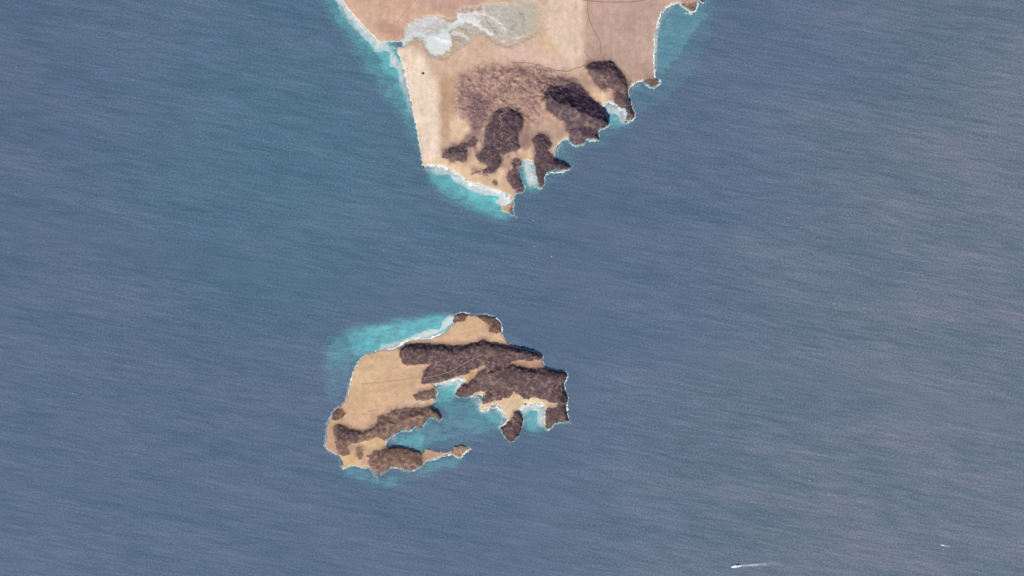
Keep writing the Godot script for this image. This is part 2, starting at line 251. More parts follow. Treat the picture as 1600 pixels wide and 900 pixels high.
# breaking water: points, width, strength
var strokes := [
	[[524,-12, 534,0, 546,18, 560,35, 574,50, 586,62, 594,69], 6.0, 0.5],
	[[480,-86, 496,-60, 512,-34, 524,-12], 6.0, 0.6],
	[[596,70, 606,72, 616,76], 5.0, 0.5],
	[[620,77, 624,87, 628,97, 632,113, 636,129, 640,145, 644,161, 649,190, 653,207, 656,227, 659,245, 661,259], 1.8, 0.7],
	[[664,261, 672,259, 680,259, 692,261, 704,266, 714,272, 723,278, 730,283], 4.2, 0.78],
	[[734,288, 750,290, 770,298, 786,303, 799,309], 6.0, 0.85],
	[[780,304, 792,312, 796,318], 7.0, 0.7],
	[[768,300, 780,310, 788,320], 6.0, 0.35],
	[[820,256, 824,262, 830,270, 834,282], 9.0, 0.42],
	[[822,253, 832,256], 4.0, 0.7],
	[[838,276, 841,288], 3.0, 0.6],
	[[820,290, 820,300, 812,304], 2.0, 0.5],
	[[844,298, 851,288, 852,275, 860,270, 878,270, 892,265], 1.6, 0.8],
	[[867,246, 867,238, 870,228, 876,221, 886,217], 2.4, 0.95],
	[[891,224, 898,229, 912,228, 916,220, 926,220, 937,221], 1.6, 0.8],
	[[937,214, 935,208, 938,204, 948,200, 953,195], 1.8, 0.85],
	[[951,187, 946,178, 940,170], 2.0, 0.7],
	[[942,165, 952,161, 960,162], 4.0, 0.75],
	[[950,172, 962,176, 974,186], 9.0, 0.42],
	[[966,170, 976,174, 978,184], 4.0, 0.7],
	[[978,193, 986,190, 993,184, 992,176, 988,166, 986,158], 1.6, 0.9],
	[[982,152, 981,146, 984,138, 990,131, 998,127, 1005,127], 2.6, 0.95],
	[[1008,133, 1016,138, 1022,139, 1028,135, 1033,129, 1029,123], 1.8, 0.85],
	[[1023,120, 1022,96, 1022,80, 1023,60, 1025,46, 1029,32, 1034,21, 1041,13, 1051,7, 1060,5], 2.6, 0.95],
	[[1025,84, 1026,66, 1028,48, 1031,36], 2.6, 0.7],
	[[1062,8, 1074,17, 1081,20, 1086,19, 1090,11, 1092,4], 1.6, 0.9],
	[[1071,22, 1078,21, 1082,24], 1.8, 0.75],
	[[1093,2, 1098,5, 1103,2], 1.8, 0.8],
	[[802,311, 803,320, 802,330, 808,340], 1.6, 0.85],
	[[784,332, 794,336, 804,340], 1.2, 0.4],
	[[545,616, 547,603, 551,588, 556,576, 561,565], 3.0, 0.95],
	[[536,633, 540,626, 543,616, 546,598], 4.0, 0.42],
	[[561,564, 569,556, 580,551, 595,547, 610,546, 623,543], 2.2, 0.92],
	[[623,543, 632,535, 643,530, 655,529, 671,530, 683,526, 697,519], 4.6, 0.9],
	[[660,527, 676,521, 690,514, 700,506, 706,498], 6.0, 0.5],
	[[708,508, 707,499, 710,492, 722,489, 733,490], 1.5, 0.75],
	[[733,491, 750,491, 762,492, 774,494], 1.2, 0.6],
	[[776,497, 784,506, 785,514, 786,522, 788,530, 793,536, 802,540], 2.0, 0.85],
	[[802,540, 812,543, 838,549, 847,553, 850,560, 849,568, 852,573], 1.4, 0.7],
	[[852,573, 862,577, 886,581, 889,588], 1.3, 0.7],
	[[889,588, 885,596, 882,601, 884,610, 888,622, 887,634, 887,644, 889,654, 892,662], 1.7, 0.9],
	[[892,662, 870,662, 863,668, 858,674, 851,670], 1.4, 0.75],
	[[851,668, 851,650, 853,637], 2.4, 0.6],
	[[814,640, 822,633, 832,634, 848,634], 5.5, 0.72],
	[[838,642, 846,654, 848,664], 6.0, 0.4],
	[[816,660, 826,656, 836,652], 5.0, 0.35],
	[[818,650, 819,660, 817,670], 1.4, 0.5],
	[[794,657, 788,664, 781,669], 3.6, 0.75],
	[[750,642, 760,642, 768,638, 778,636, 784,644, 790,652], 3.4, 0.75],
	[[736,620, 748,621, 752,630, 750,638], 3.0, 0.6],
	[[680,602, 690,600, 708,595, 718,592, 727,595], 2.8, 0.8],
	[[728,596, 720,605, 713,612, 710,618], 2.4, 0.75],
	[[684,610, 684,622, 680,630], 2.0, 0.6],
	[[690,660, 682,657, 674,654, 668,658, 662,667], 1.3, 0.6],
	[[656,674, 649,669, 641,675, 626,675, 614,682, 604,691], 1.5, 0.55],
	[[603,696, 602,690], 3.0, 0.7],
	[[737,703, 729,706, 724,711, 720,718, 706,711, 690,714, 676,720, 664,723, 656,734], 1.6, 0.8],
	[[652,735, 640,738, 628,735, 618,731, 610,733], 1.3, 0.65],
	[[606,738, 593,745, 591,751, 586,744, 577,732, 566,732, 553,728, 545,730], 1.6, 0.6],
	[[533,732, 530,716, 520,711, 509,704], 1.1, 0.4],
	[[508,698, 509,688, 510,674, 510,664, 516,653, 522,643, 530,634], 3.6, 0.45],
]

# ---------------------------------------------------------------- small helpers
func lin(c: Array) -> Vector3:
	var k := Color8(c[0], c[1], c[2]).srgb_to_linear()
	return Vector3(k.r, k.g, k.b)

func world(u: float, v: float, y := 0.0) -> Vector3:
	return Vector3((u - 800.0) * CELL, y, (v - 450.0) * CELL)

func points(a: Array) -> PackedVector2Array:
	var p := PackedVector2Array()
	for k in range(0, a.size(), 2):
		p.append(Vector2(a[k], a[k + 1]))
	return p

func new_map(scale := 1, start := Color.BLACK, format := Image.FORMAT_L8) -> Image:
	var im := Image.create(W * scale, H * scale, false, format)
	im.fill(start)
	return im

func fill_outline(im: Image, p: PackedVector2Array, color: Color, scale := 1) -> void:
	var n := p.size()
	var top := INF
	var low := -INF
	for q in p:
		top = minf(top, q.y)
		low = maxf(low, q.y)
	var r0 := maxi(0, int(floorf((top - V0) * scale)))
	var r1 := mini(im.get_height() - 1, int(ceilf((low - V0) * scale)))
	for r in range(r0, r1 + 1):
		var y := (r + 0.5) / scale + V0
		var xs: Array[float] = []
		for k in n:
			var a := p[k]
			var b := p[(k + 1) % n]
			if (a.y <= y) != (b.y <= y):
				xs.append(a.x + (y - a.y) / (b.y - a.y) * (b.x - a.x))
		xs.sort()
		for k in range(0, xs.size() - 1, 2):
			var c0 := int(roundf((xs[k] - U0) * scale))
			var c1 := int(roundf((xs[k + 1] - U0) * scale))
			if c1 > c0:
				im.fill_rect(Rect2i(c0, r, c1 - c0, 1), color)

func soften(im: Image, halvings: int) -> Image:
	var o := Image.new()
	o.copy_from(im)
	for k in halvings:
		o.shrink_x2()
	if o.get_width() != W:
		o.resize(W, H, Image.INTERPOLATE_CUBIC)
	return o

func floats(im: Image) -> PackedFloat32Array:
	var o := Image.new()
	o.copy_from(im)
	o.convert(Image.FORMAT_RF)
	return o.get_data().to_float32_array()

func soft_floats(im: Image, halvings: int) -> PackedFloat32Array:
	var o := Image.new()
	o.copy_from(im)
	o.convert(Image.FORMAT_RF)
	return floats(soften(o, halvings))

func to_polyline(p: PackedVector2Array, q: Vector2) -> Vector2:
	# distance to a line of points, and on which side (below or left of it is positive)
	var best := 1e9
	var side := 1.0
	for k in p.size() - 1:
		var near := Geometry2D.get_closest_point_to_segment(q, p[k], p[k + 1])
		var d := near.distance_squared_to(q)
		if d < best:
			best = d
			side = 1.0 if (p[k + 1] - p[k]).cross(q - p[k]) > 0.0 else -1.0
	return Vector2(sqrt(best), side)

func tag(o: Node, kind: String, label: String, category := "", group := "") -> void:
	if kind:
		o.set_meta("kind", kind)
	o.set_meta("label", label)
	if category:
		o.set_meta("category", category)
	if group:
		o.set_meta("group", group)

func mesh_node(called: String, arrays: Array, material: Material, parent: Node = self) -> MeshInstance3D:
	var m := ArrayMesh.new()
	m.add_surface_from_arrays(Mesh.PRIMITIVE_TRIANGLES, arrays)
	m.surface_set_material(0, material)
	var o := MeshInstance3D.new()
	o.name = called
	o.mesh = m
	parent.add_child(o, true)
	return o

# ---------------------------------------------------------------- the start
func _ready() -> void:
	var cam := Camera3D.new()
	cam.name = "camera"
	cam.position = Vector3(0, 10150, 0)
	cam.rotation_degrees = Vector3(-90, 0, 0)
	cam.fov = 25.0
	cam.near = 10.0
	cam.far = 200000.0
	add_child(cam)
	cam.current = true

	var env := Environment.new()
	env.background_mode = Environment.BG_SKY
	var sky := Sky.new()
	var sm := ProceduralSkyMaterial.new()
	sm.sky_top_color = Color(0.34, 0.44, 0.62)
	sm.sky_horizon_color = Color(0.62, 0.70, 0.80)
	sm.sky_curve = 0.12
	sm.ground_bottom_color = Color(0.2, 0.26, 0.32)
	sm.ground_horizon_color = Color(0.55, 0.62, 0.7)
	sky.sky_material = sm
	env.sky = sky
	env.background_energy_multiplier = 0.8
	env.tonemap_mode = Environment.TONE_MAPPER_LINEAR
	env.tonemap_exposure = 1.35
	env.sdfgi_enabled = true
	env.ssao_enabled = true
	env.ssil_enabled = true
	var we := WorldEnvironment.new()
	we.name = "world_environment"
	we.environment = env
	add_child(we)

	var sun := DirectionalLight3D.new()
	sun.name = "sun"
	sun.rotation_degrees = Vector3(-50, -22, 0)
	sun.light_energy = 1.35
	sun.light_color = Color(1.0, 0.965, 0.91)
	sun.light_angular_distance = 0.5
	sun.shadow_enabled = true
	add_child(sun)

	set_noise(n_warp, 11, 0.13, 3)
	set_noise(n_fine, 23, 0.33, 2)
	set_noise(n_mid, 37, 0.075, 4)
	set_noise(n_big, 41, 0.018, 4)
	set_noise(n_ridge, 53, 0.04, 2)
	n_ridge.fractal_type = FastNoiseLite.FRACTAL_RIDGED
	set_noise(n_gully, 59, 0.085, 2)
	n_gully.fractal_type = FastNoiseLite.FRACTAL_RIDGED

	var t0 := Time.get_ticks_msec()
	draw_maps()
	print("maps ", Time.get_ticks_msec() - t0)
	shape_ground()
	print("ground ", Time.get_ticks_msec() - t0)
	build_land()
	print("land ", Time.get_ticks_msec() - t0)
	build_sea()
	print("sea ", Time.get_ticks_msec() - t0)
	build_surf()
	build_tracks()
	build_rocks()
	build_vessels()
	build_whitecaps()
	print("done ", Time.get_ticks_msec() - t0)

func set_noise(n: FastNoiseLite, s: int, f: float, octaves: int) -> void:
	n.noise_type = FastNoiseLite.TYPE_SIMPLEX_SMOOTH
	n.seed = s
	n.frequency = f
	n.fractal_octaves = octaves

# ---------------------------------------------------------------- the map as rasters
func draw_maps() -> void:
	var im := new_map(2)
	fill_outline(im, points(mainland_coast), Color.WHITE, 2)
	fill_outline(im, points(island_coast), Color.WHITE, 2)
	im.resize(W, H, Image.INTERPOLATE_BILINEAR)
	land_b1 = soft_floats(im, 1)
	land_b2 = soft_floats(im, 2)
	land_b4 = soft_floats(im, 4)

	im = new_map(2)
	fill_outline(im, points(salt_outline), Color.WHITE, 2)
	im.resize(W, H, Image.INTERPOLATE_BILINEAR)
	salt = soft_floats(im, 2)

	im = new_map(2)
	var ids := new_map(1)
	var hs := new_map(1, Color.BLACK, Image.FORMAT_RF)
	var rc := new_map(1, Color8(100, 80, 76), Image.FORMAT_RGBF)
	var k := 0
	for r in rises:
		k += 1
		var p := points(r.p)
		for q in Geometry2D.offset_polygon(p, 4.0):
			fill_outline(ids, q, Color8(k, k, k))
			fill_outline(rc, q, Color8(r.c[0], r.c[1], r.c[2]))
	k = 0
	for r in rises:
		k += 1
		var p := points(r.p)
		fill_outline(im, p, Color.WHITE, 2)
		fill_outline(ids, p, Color8(k, k, k))
		fill_outline(hs, p, Color(r.h / 100.0, 0, 0))
		fill_outline(rc, p, Color8(r.c[0], r.c[1], r.c[2]))
	for r in dark_lava_and_shade:
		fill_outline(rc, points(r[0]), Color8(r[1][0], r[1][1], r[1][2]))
	im.resize(W, H, Image.INTERPOLATE_BILINEAR)
	lava = soft_floats(im, 0)
	lava_s3 = soft_floats(im, 3)
	lava_s4 = soft_floats(im, 4)
	lava_h1 = soft_floats(hs, 1)
	lava_h3 = soft_floats(hs, 3)
	id_map = ids.get_data()
	rc = soften(rc, 2)
	var zc := new_map(1, Color8(200, 168, 142), Image.FORMAT_RGBF)
	for z in zones:
		fill_outline(zc, points(z[0]), Color8(z[1][0], z[1][1], z[1][2]))
	zc = soften(zc, 3)
	var sc := new_map(1, Color8(182, 175, 163), Image.FORMAT_RGBF)
	for z in salt_patches:
		var p := points(z[0])
		var c := Color8(z[1][0], z[1][1], z[1][2])
		if z[2] > 0.0:
			for q in Geometry2D.offset_polyline(p, z[2] * 0.5, Geometry2D.JOIN_ROUND, Geometry2D.END_ROUND):
				fill_outline(sc, q, c)
		else:
			fill_outline(sc, p, c)
	sc = soften(sc, 1)
	var salts := sc.get_data().to_float32_array()
	salt_r.resize(W * H)
	salt_g.resize(W * H)
	salt_b.resize(W * H)
	var a := zc.get_data().to_float32_array()
	var b := rc.get_data().to_float32_array()
	zone_r.resize(W * H)
	zone_g.resize(W * H)
	zone_b.resize(W * H)
	rock_r.resize(W * H)
	rock_g.resize(W * H)
	rock_b.resize(W * H)
	for i in W * H:
		zone_r[i] = a[i * 3]
		zone_g[i] = a[i * 3 + 1]
		zone_b[i] = a[i * 3 + 2]
		rock_r[i] = b[i * 3]
		rock_g[i] = b[i * 3 + 1]
		rock_b[i] = b[i * 3 + 2]
		salt_r[i] = salts[i * 3]
		salt_g[i] = salts[i * 3 + 1]
		salt_b[i] = salts[i * 3 + 2]

	im = new_map(1)   # the broken brown ground round the lava on the cape
	fill_outline(im, points([714,120, 740,112, 770,104, 805,103, 840,108, 870,113, 900,124, 905,134, 880,140, 860,150, 850,176, 836,196, 820,200, 800,176, 780,174, 770,184, 756,206, 744,212, 732,192, 716,180]), Color.WHITE)
	brown = soft_floats(im, 4)

	im = new_map(1)
	for s in shoals:
		var g := int(s[1] * 255.0)
		fill_outline(im, points(s[0]), Color8(g, g, g))
	var s3 := soft_floats(im, 3)
	var s4 := soft_floats(im, 4)
	var s5 := soft_floats(im, 5)
	shoal.resize(W * H)
	for i in W * H:
		shoal[i] = 0.3 * s3[i] + 0.4 * s4[i] + 0.3 * s5[i]

	im = new_map(1)
	for b2 in sand_banks:
		for q in Geometry2D.offset_polyline(points(b2[0]), b2[1] * 0.5, Geometry2D.JOIN_ROUND, Geometry2D.END_ROUND):
			fill_outline(im, q, Color.WHITE)
	bank = soft_floats(im, 2)

	im = new_map(2)
	for s in strokes:
		var p := points(s[0])
		var g := int(s[2] * 255.0)
		for quad in Geometry2D.offset_polyline(p, s[1] * 0.5, Geometry2D.JOIN_ROUND, Geometry2D.END_ROUND):
			if not Geometry2D.is_polygon_clockwise(quad):
				fill_outline(im, quad, Color8(g, g, g), 2)
	im.resize(W, H, Image.INTERPOLATE_BILINEAR)
	foam_map = soft_floats(im, 0)

# ---------------------------------------------------------------- heights and ground colours
func shape_ground() -> void:
	var n := W * H
	height.resize(n)
	tint.resize(n)
	owner_id.resize(n)
	var crest_add := PackedFloat32Array()
	crest_add.resize(n)
	for c in crests:
		var p := points(c[0])
		var reach: float = maxf(c[2], c[3])
		var box := Rect2(p[0], Vector2.ZERO)
		for q in p:
			box = box.expand(q)
		box = box.grow(reach)
		for v in range(maxi(V0, int(box.position.y)), mini(V0 + H - 1, int(box.end.y))):
			for u in range(maxi(U0, int(box.position.x)), mini(U0 + W - 1, int(box.end.x))):
				var q := Vector2(u + 3.0 * n_mid.get_noise_2d(u, v), v + 3.0 * n_mid.get_noise_2d(u + 500, v))
				var d := to_polyline(p, q)
				var w: float = c[3] if d.y > 0.0 else c[2]
				if d.x < w:
					var i := (v - V0) * W + u - U0
					var f := 1.0 - d.x / w
					crest_add[i] = maxf(crest_add[i], c[1] * f)
	for row in H:
		var v := float(row + V0)
		for col in W:
			var i := row * W + col
			var u := float(col + U0)
			var du := 9.0 * n_mid.get_noise_2d(u * 0.28, v * 0.45)
			var dv := 7.0 * n_mid.get_noise_2d(u * 0.28 + 800.0, v * 0.45)
			var sh := shoal[clampi(row + int(dv), 0, H - 1) * W + clampi(col + int(du), 0, W - 1)]
			if land_b4[i] < 0.004:
				height[i] = -DEEP * pow(1.0 - sh, 2.1) + (0.4 + 2.0 * (1.0 - sh)) * n_mid.get_noise_2d(u * 0.35 + v * 0.1, v)
				tint[i] = Color(0.09, 0.47, 0.46) * (1.0 + 0.3 * n_mid.get_noise_2d(u * 0.6, v * 0.6))  # turquoise of light filtered by the water, put into the sand colour
				tint[i] = tint[i].lerp(Color(0.05, 0.16, 0.17), smoothstep(0.08, 0.38, n_mid.get_noise_2d(u * 0.5 + 640.0, v * 1.2 + u * 0.2)) * 0.38)
				continue
			# every outline is looked up at a place shaken by noise, so that shores and lava edges are ragged
			var su := clampf(col + 2.1 * n_warp.get_noise_2d(u, v), 0.0, W - 2.0)
			var sv := clampf(row + 2.1 * n_warp.get_noise_2d(u + 300.0, v), 0.0, H - 2.0)
			var ci := int(su)
			var ri := int(sv)
			var fx := su - ci
			var fy := sv - ri
			var j := ri * W + ci
			var w00 := (1.0 - fx) * (1.0 - fy)
			var w10 := fx * (1.0 - fy)
			var w01 := (1.0 - fx) * fy
			var w11 := fx * fy
			var lb1 := land_b1[j] * w00 + land_b1[j + 1] * w10 + land_b1[j + W] * w01 + land_b1[j + W + 1] * w11
			var lb2 := land_b2[j] * w00 + land_b2[j + 1] * w10 + land_b2[j + W] * w01 + land_b2[j + W + 1] * w11
			var lv := lava[j] * w00 + lava[j + 1] * w10 + lava[j + W] * w01 + lava[j + W + 1] * w11
			var e := lb1 * 2.0 - 1.0
			var fine := n_fine.get_noise_2d(u, v)
			var mid := n_mid.get_noise_2d(u, v)
			if e <= 0.0:
				var share := maxf(sh, 0.97 * clampf(lb2 * 2.0, 0.0, 1.0))
				height[i] = minf(-0.02, -DEEP * pow(1.0 - share, 2.1) + (0.3 + 1.6 * (1.0 - share)) * mid - 0.25 * fine) * clampf(-e * 3.0, 0.02, 1.0)
				tint[i] = Color(0.09, 0.47, 0.46) * (1.0 + 0.3 * n_mid.get_noise_2d(u * 0.6, v * 0.6) + 0.2 * fine)  # sand again painted with the water's filtering of light
				tint[i] = tint[i].lerp(Color(0.05, 0.16, 0.17), smoothstep(0.08, 0.38, n_mid.get_noise_2d(u * 0.5 + 640.0, v * 1.2 + u * 0.2)) * 0.38 * (1.0 - bank[i]))
				var sandy := clampf(bank[i] * (1.0 + 0.7 * mid + 0.5 * fine), 0.0, 1.0)
				tint[i] = tint[i].lerp(Color(0.70, 0.74, 0.66), sandy * 0.85)
				continue
			var big := n_big.get_noise_2d(u, v)
			var h1 := (lava_h1[j] * w00 + lava_h1[j + 1] * w10 + lava_h1[j + W] * w01 + lava_h1[j + W + 1] * w11) * 100.0
			var h3 := lava_h3[i] * 100.0
			var st := salt[j] * w00 + salt[j + 1] * w10 + salt[j + W] * w01 + salt[j + W + 1] * w11
			var br := brown[i]
			var ridge := n_ridge.get_noise_2d(u, v)
			var gully := n_gully.get_noise_2d(u, v)
			var wu := u + 5.0 * mid
			var wv := v + 5.0 * n_mid.get_noise_2d(u + 150.0, v)
			var valley := smoothstep(0.30, 0.85, n_gully.get_noise_2d(wu * 0.62, wv * 0.62))
			var creek := smoothstep(0.45, 0.9, n_gully.get_noise_2d(wu * 1.25 + 300.0, wv * 1.25))
			var cape_hill := 1.0 if v < 420.0 else 0.55
			# height
			var shore := clampf(e, 0.0, 1.0)
			var flat := 0.25 + 2.6 * shore + 5.0 * land_b4[i] + 1.4 * big + 0.35 * mid
			flat = lerpf(maxf(flat, 0.3 + 1.5 * shore), 1.2 + 0.3 * mid, st)
			var rise := shore * ((0.05 if v < 420.0 else 0.12) * h1 + 0.28 * h3)
			var near_rock := clampf(maxf(lv, lava_s3[i]), 0.0, 1.0)
			var y := flat + rise + crest_add[i] * clampf(lb2 * 1.6 - 0.6, 0.12, 1.0) * clampf(0.1 + 1.3 * lava_s3[i], 0.0, 1.0) * (0.75 + 0.1 * ridge)
			y += lv * shore * (5.0 * ridge - 6.0 * cape_hill * valley - 1.6 * creek + 1.5 * mid + 0.2 * fine) * clampf(0.3 + h3 / 60.0, 0.0, 1.0)
			y += br * (1.0 - 0.6 * lv) * (9.0 * clampf(ridge + 0.3, 0.0, 1.3) - 4.5 * valley - 0.8 * creek + 3.0 * mid + 10.0)
			y += (1.0 - lv) * near_rock * (1.2 * mid + 0.6 * gully)
			height[i] = maxf(y, 0.15)
			# what the ground is made of
			var zj := clampi(row + int(7.0 * n_mid.get_noise_2d(u * 0.5, v * 0.5 + 40.0) + 3.0 * fine), 0, H - 1) * W + clampi(col + int(7.0 * n_mid.get_noise_2d(u * 0.5 + 700.0, v * 0.5) + 3.0 * mid), 0, W - 1)
			var sand := Vector3(zone_r[i], zone_g[i], zone_b[i]).lerp(Vector3(zone_r[zj], zone_g[zj], zone_b[zj]), 0.7)
			var streak := n_mid.get_noise_2d(u * 1.6, v * 0.12)
			var grain := 0.04 * fine + 0.06 * mid + 0.06 * big + 0.04 * streak * (1.0 if v < 420.0 else 0.3)
			var c := sand * (1.0 + grain)
			var blotch := n_mid.get_noise_2d(u + 900.0, v)
			var smear := n_mid.get_noise_2d(u * 0.3 + 60.0, v * 1.1 + u * 0.12) if v > 420.0 else n_mid.get_noise_2d(u * 0.5, v * 0.25)
			c *= 1.0 + 0.055 * smear + 0.05 * (creek - 0.2) * (1.0 - st)
			c = c.lerp(Vector3(0.50, 0.40, 0.33), smoothstep(0.42, 0.62, n_fine.get_noise_2d(u * 1.1 + 500.0, v * 1.1)) * smoothstep(0.0, 0.5, blotch + big) * 0.4)   # scrub
			var speck0 := n_fine.get_noise_2d(u * 0.5 + 33.0, v * 0.5)
			var cape := 1.0 if v < 420.0 else 0.5
			var frayed := 0.5 * lava_s3[zj] + 0.5 * lava_s4[zj]
			c = c.lerp(Vector3(0.66, 0.54, 0.49), clampf(lava_s4[i] * 1.3 * (0.8 + 0.8 * blotch + 0.5 * fine), 0.0, 0.75) * cape)
			c = c.lerp(Vector3(0.62, 0.50, 0.45), clampf(frayed * 1.5 * (0.7 + 1.1 * blotch + 0.5 * fine), 0.0, 0.85) * cape)
			if br > 0.02:
				c = c.lerp(Vector3(0.50, 0.395, 0.385), clampf(smoothstep(-0.15, 0.45, blotch + 0.5 * ridge - 0.2) * 0.8, 0.0, 1.0) * br)
				c = c.lerp(Vector3(0.80, 0.68, 0.60), br * clampf(0.5 * valley + 0.35 * creek, 0.0, 0.6) * smoothstep(728.0, 772.0, u))
				c = c.lerp(Vector3(0.87, 0.76, 0.68), br * smoothstep(0.5, 0.72, speck0) * 0.7)
			if st > 0.01:
				c = c.lerp(salt_color(u, v, col, row), smoothstep(0.1, 0.9, st + 0.3 * mid + 0.15 * fine))
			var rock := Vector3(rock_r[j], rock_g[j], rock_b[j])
			var speck := 0.55 * n_fine.get_noise_2d(u * 0.85 + 70.0, v * 0.85) + 0.6 * n_fine.get_noise_2d(u * 0.4 + 20.0, v * 0.4)
			speck *= clampf(1.0 + 1.2 * n_mid.get_noise_2d(u * 0.4 + 50.0, v * 0.4), 0.35, 1.7)
			rock *= (0.88 if v < 420.0 else 0.94) * (1.0 + 0.2 * blotch + 0.24 * speck + 0.10 * big)
			rock = rock.lerp(Vector3(0.70, 0.58, 0.53), clampf(0.30 * valley * cape_hill + 0.26 * creek, 0.0, 0.45) * (0.35 + 0.65 * smoothstep(80.0, 30.0, h3 + crest_add[i])))
			rock = rock.lerp(Vector3(0.66, 0.55, 0.50), smoothstep(0.12, 0.6, speck + 0.5 * blotch) * (0.30 if v < 420.0 else 0.52))
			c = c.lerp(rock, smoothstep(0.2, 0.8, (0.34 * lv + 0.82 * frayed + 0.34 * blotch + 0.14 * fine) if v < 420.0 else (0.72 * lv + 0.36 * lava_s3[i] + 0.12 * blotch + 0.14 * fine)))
			c = c.lerp(Vector3(0.24, 0.20, 0.20), lv * smoothstep(0.7, 0.2, e + 0.4 * fine) * 0.6)   # black rock that the waves keep wet
			# bright beach sand at the water's edge, where it is not rock
			c = c.lerp(Vector3(0.93, 0.86, 0.74), (1.0 - lv) * (1.0 - st) * smoothstep(0.75, 0.25, lb2) * 0.6)
			var k := Color(clampf(c.x, 0.0, 1.0), clampf(c.y, 0.0, 1.0), clampf(c.z, 0.0, 1.0)).srgb_to_linear() * 0.70
			tint[i] = Color(k.r, k.g, k.b, 1.0)
			if lv > 0.5:
				owner_id[i] = 10 + id_map[j]
			elif st > 0.5:
				owner_id[i] = 3
			else:
				owner_id[i] = 1 if v < 420.0 else 2

func salt_color(u: float, v: float, col: int, row: int) -> Vector3:
	# salt crust, brine and mud of the lagoon, with edges shaken by noise
	var a := clampi(col + int(roundf(4.5 * n_mid.get_noise_2d(u * 1.3, v * 1.3 + 60.0))), 0, W - 1)
	var b := clampi(row + int(roundf(4.5 * n_mid.get_noise_2d(u * 1.3 + 400.0, v * 1.3))), 0, H - 1)
	var j := b * W + a
	var c := Vector3(salt_r[j], salt_g[j], salt_b[j])
	var vein := n_gully.get_noise_2d(u * 0.6 + 3.0 * n_mid.get_noise_2d(u, v), v * 1.9 - u * 0.5)
	c = c.lerp(Vector3(0.88, 0.87, 0.85), smoothstep(0.3, 0.8, vein) * 0.5 * smoothstep(840.0, 760.0, u))
	c *= 1.0 + 0.05 * n_fine.get_noise_2d(u, v) + 0.07 * n_mid.get_noise_2d(u * 0.6 + v * 0.8, v * 1.6 - u * 0.6)
	return c

# ---------------------------------------------------------------- land and seabed meshes, cut by what they are
var slopes: PackedVector3Array
var quads := {}

func build_land() -> void:
	slopes.resize(W * H)
	for row in H:
		for col in W:
			var i := row * W + col
			var l := i - 1 if col > 0 else i
			var r := i + 1 if col < W - 1 else i
			var a := i - W if row > 0 else i
			var b := i + W if row < H - 1 else i
			slopes[i] = Vector3(height[l] - height[r], 2.0 * CELL, height[a] - height[b]).normalized()
	for row in range(0, H - 2, 2):
		for col in range(0, W - 2, 2):
			var i := row * W + col
			var wet := true
			for k in [0, 1, 2, W, W + 1, W + 2, 2 * W, 2 * W + 1, 2 * W + 2]:
				if height[i + k] > 0.0:
					wet = false
					break
			if wet:
				if shoal[i] > 0.24:
					for k in [0, 1, W, W + 1]:
						add_quad(0, i + k, 1)
				else:
					add_quad(0, i, 2)
				continue
			for k in [0, 1, W, W + 1]:
				var q: int = i + k
				var o := maxi(maxi(owner_id[q], owner_id[q + 1]), maxi(owner_id[q + W], owner_id[q + W + 1]))
				add_quad(o, q, 1)
	var ground := StandardMaterial3D.new()
	ground.resource_name = "dry ground"
	ground.vertex_color_use_as_albedo = true
	ground.roughness = 0.95
	ground.metallic_specular = 0.2
	var gn := NoiseTexture2D.new()
	gn.width = 512
	gn.height = 512
	gn.seamless = true
	gn.noise = n_mid
	ground.heightmap_enabled = true
	ground.heightmap_texture = gn
	ground.heightmap_scale = 20.0
	ground.uv1_triplanar = true
	ground.uv1_world_triplanar = true
	ground.uv1_scale = Vector3.ONE / 420.0
	var rock: StandardMaterial3D = ground.duplicate()
	rock.resource_name = "lava rock"
	rock.heightmap_scale = 70.0
	rock.roughness = 0.85
	rock.uv1_scale = Vector3.ONE / 260.0
	var bed: StandardMaterial3D = ground.duplicate()
	bed.resource_name = "sea floor sand"
	var sea_bed := piece("seabed", 0, bed)
	tag(sea_bed, "structure", "sandy sea floor round the shores, coloured turquoise as if lit through water", "seabed")
	tag(piece("mainland", 1, ground), "structure", "pale peach desert plain of the mainland cape ending in the sea", "land")
	tag(piece("island", 2, ground), "structure", "tan sandy ground of the island south of the cape", "island")
	tag(piece("salt_flat", 3, ground), "structure", "white and grey salt flat with brine channels on the mainland", "salt flat")
	for k in rises.size():
		if quads.has(11 + k):
			tag(piece("hill", 11 + k, rock), "structure", rises[k].l, "hill", "lava hills of the cape" if k < 10 else "lava hills of the island")
	var far_bed := MeshInstance3D.new()
	var pm := PlaneMesh.new()
	pm.size = Vector2(120000, 120000)
	far_bed.mesh = pm
	var fm := StandardMaterial3D.new()
	fm.resource_name = "deep sea floor"
	fm.albedo_color = Color(0.2, 0.22, 0.22)
	fm.roughness = 1.0
	pm.material = fm
	far_bed.position.y = -30.0
	far_bed.name = "deep_floor"
	sea_bed.add_child(far_bed)

func add_quad(o: int, i: int, step: int) -> void:
	if not quads.has(o):
		quads[o] = PackedInt32Array()
	quads[o].append(i)
	quads[o].append(step)

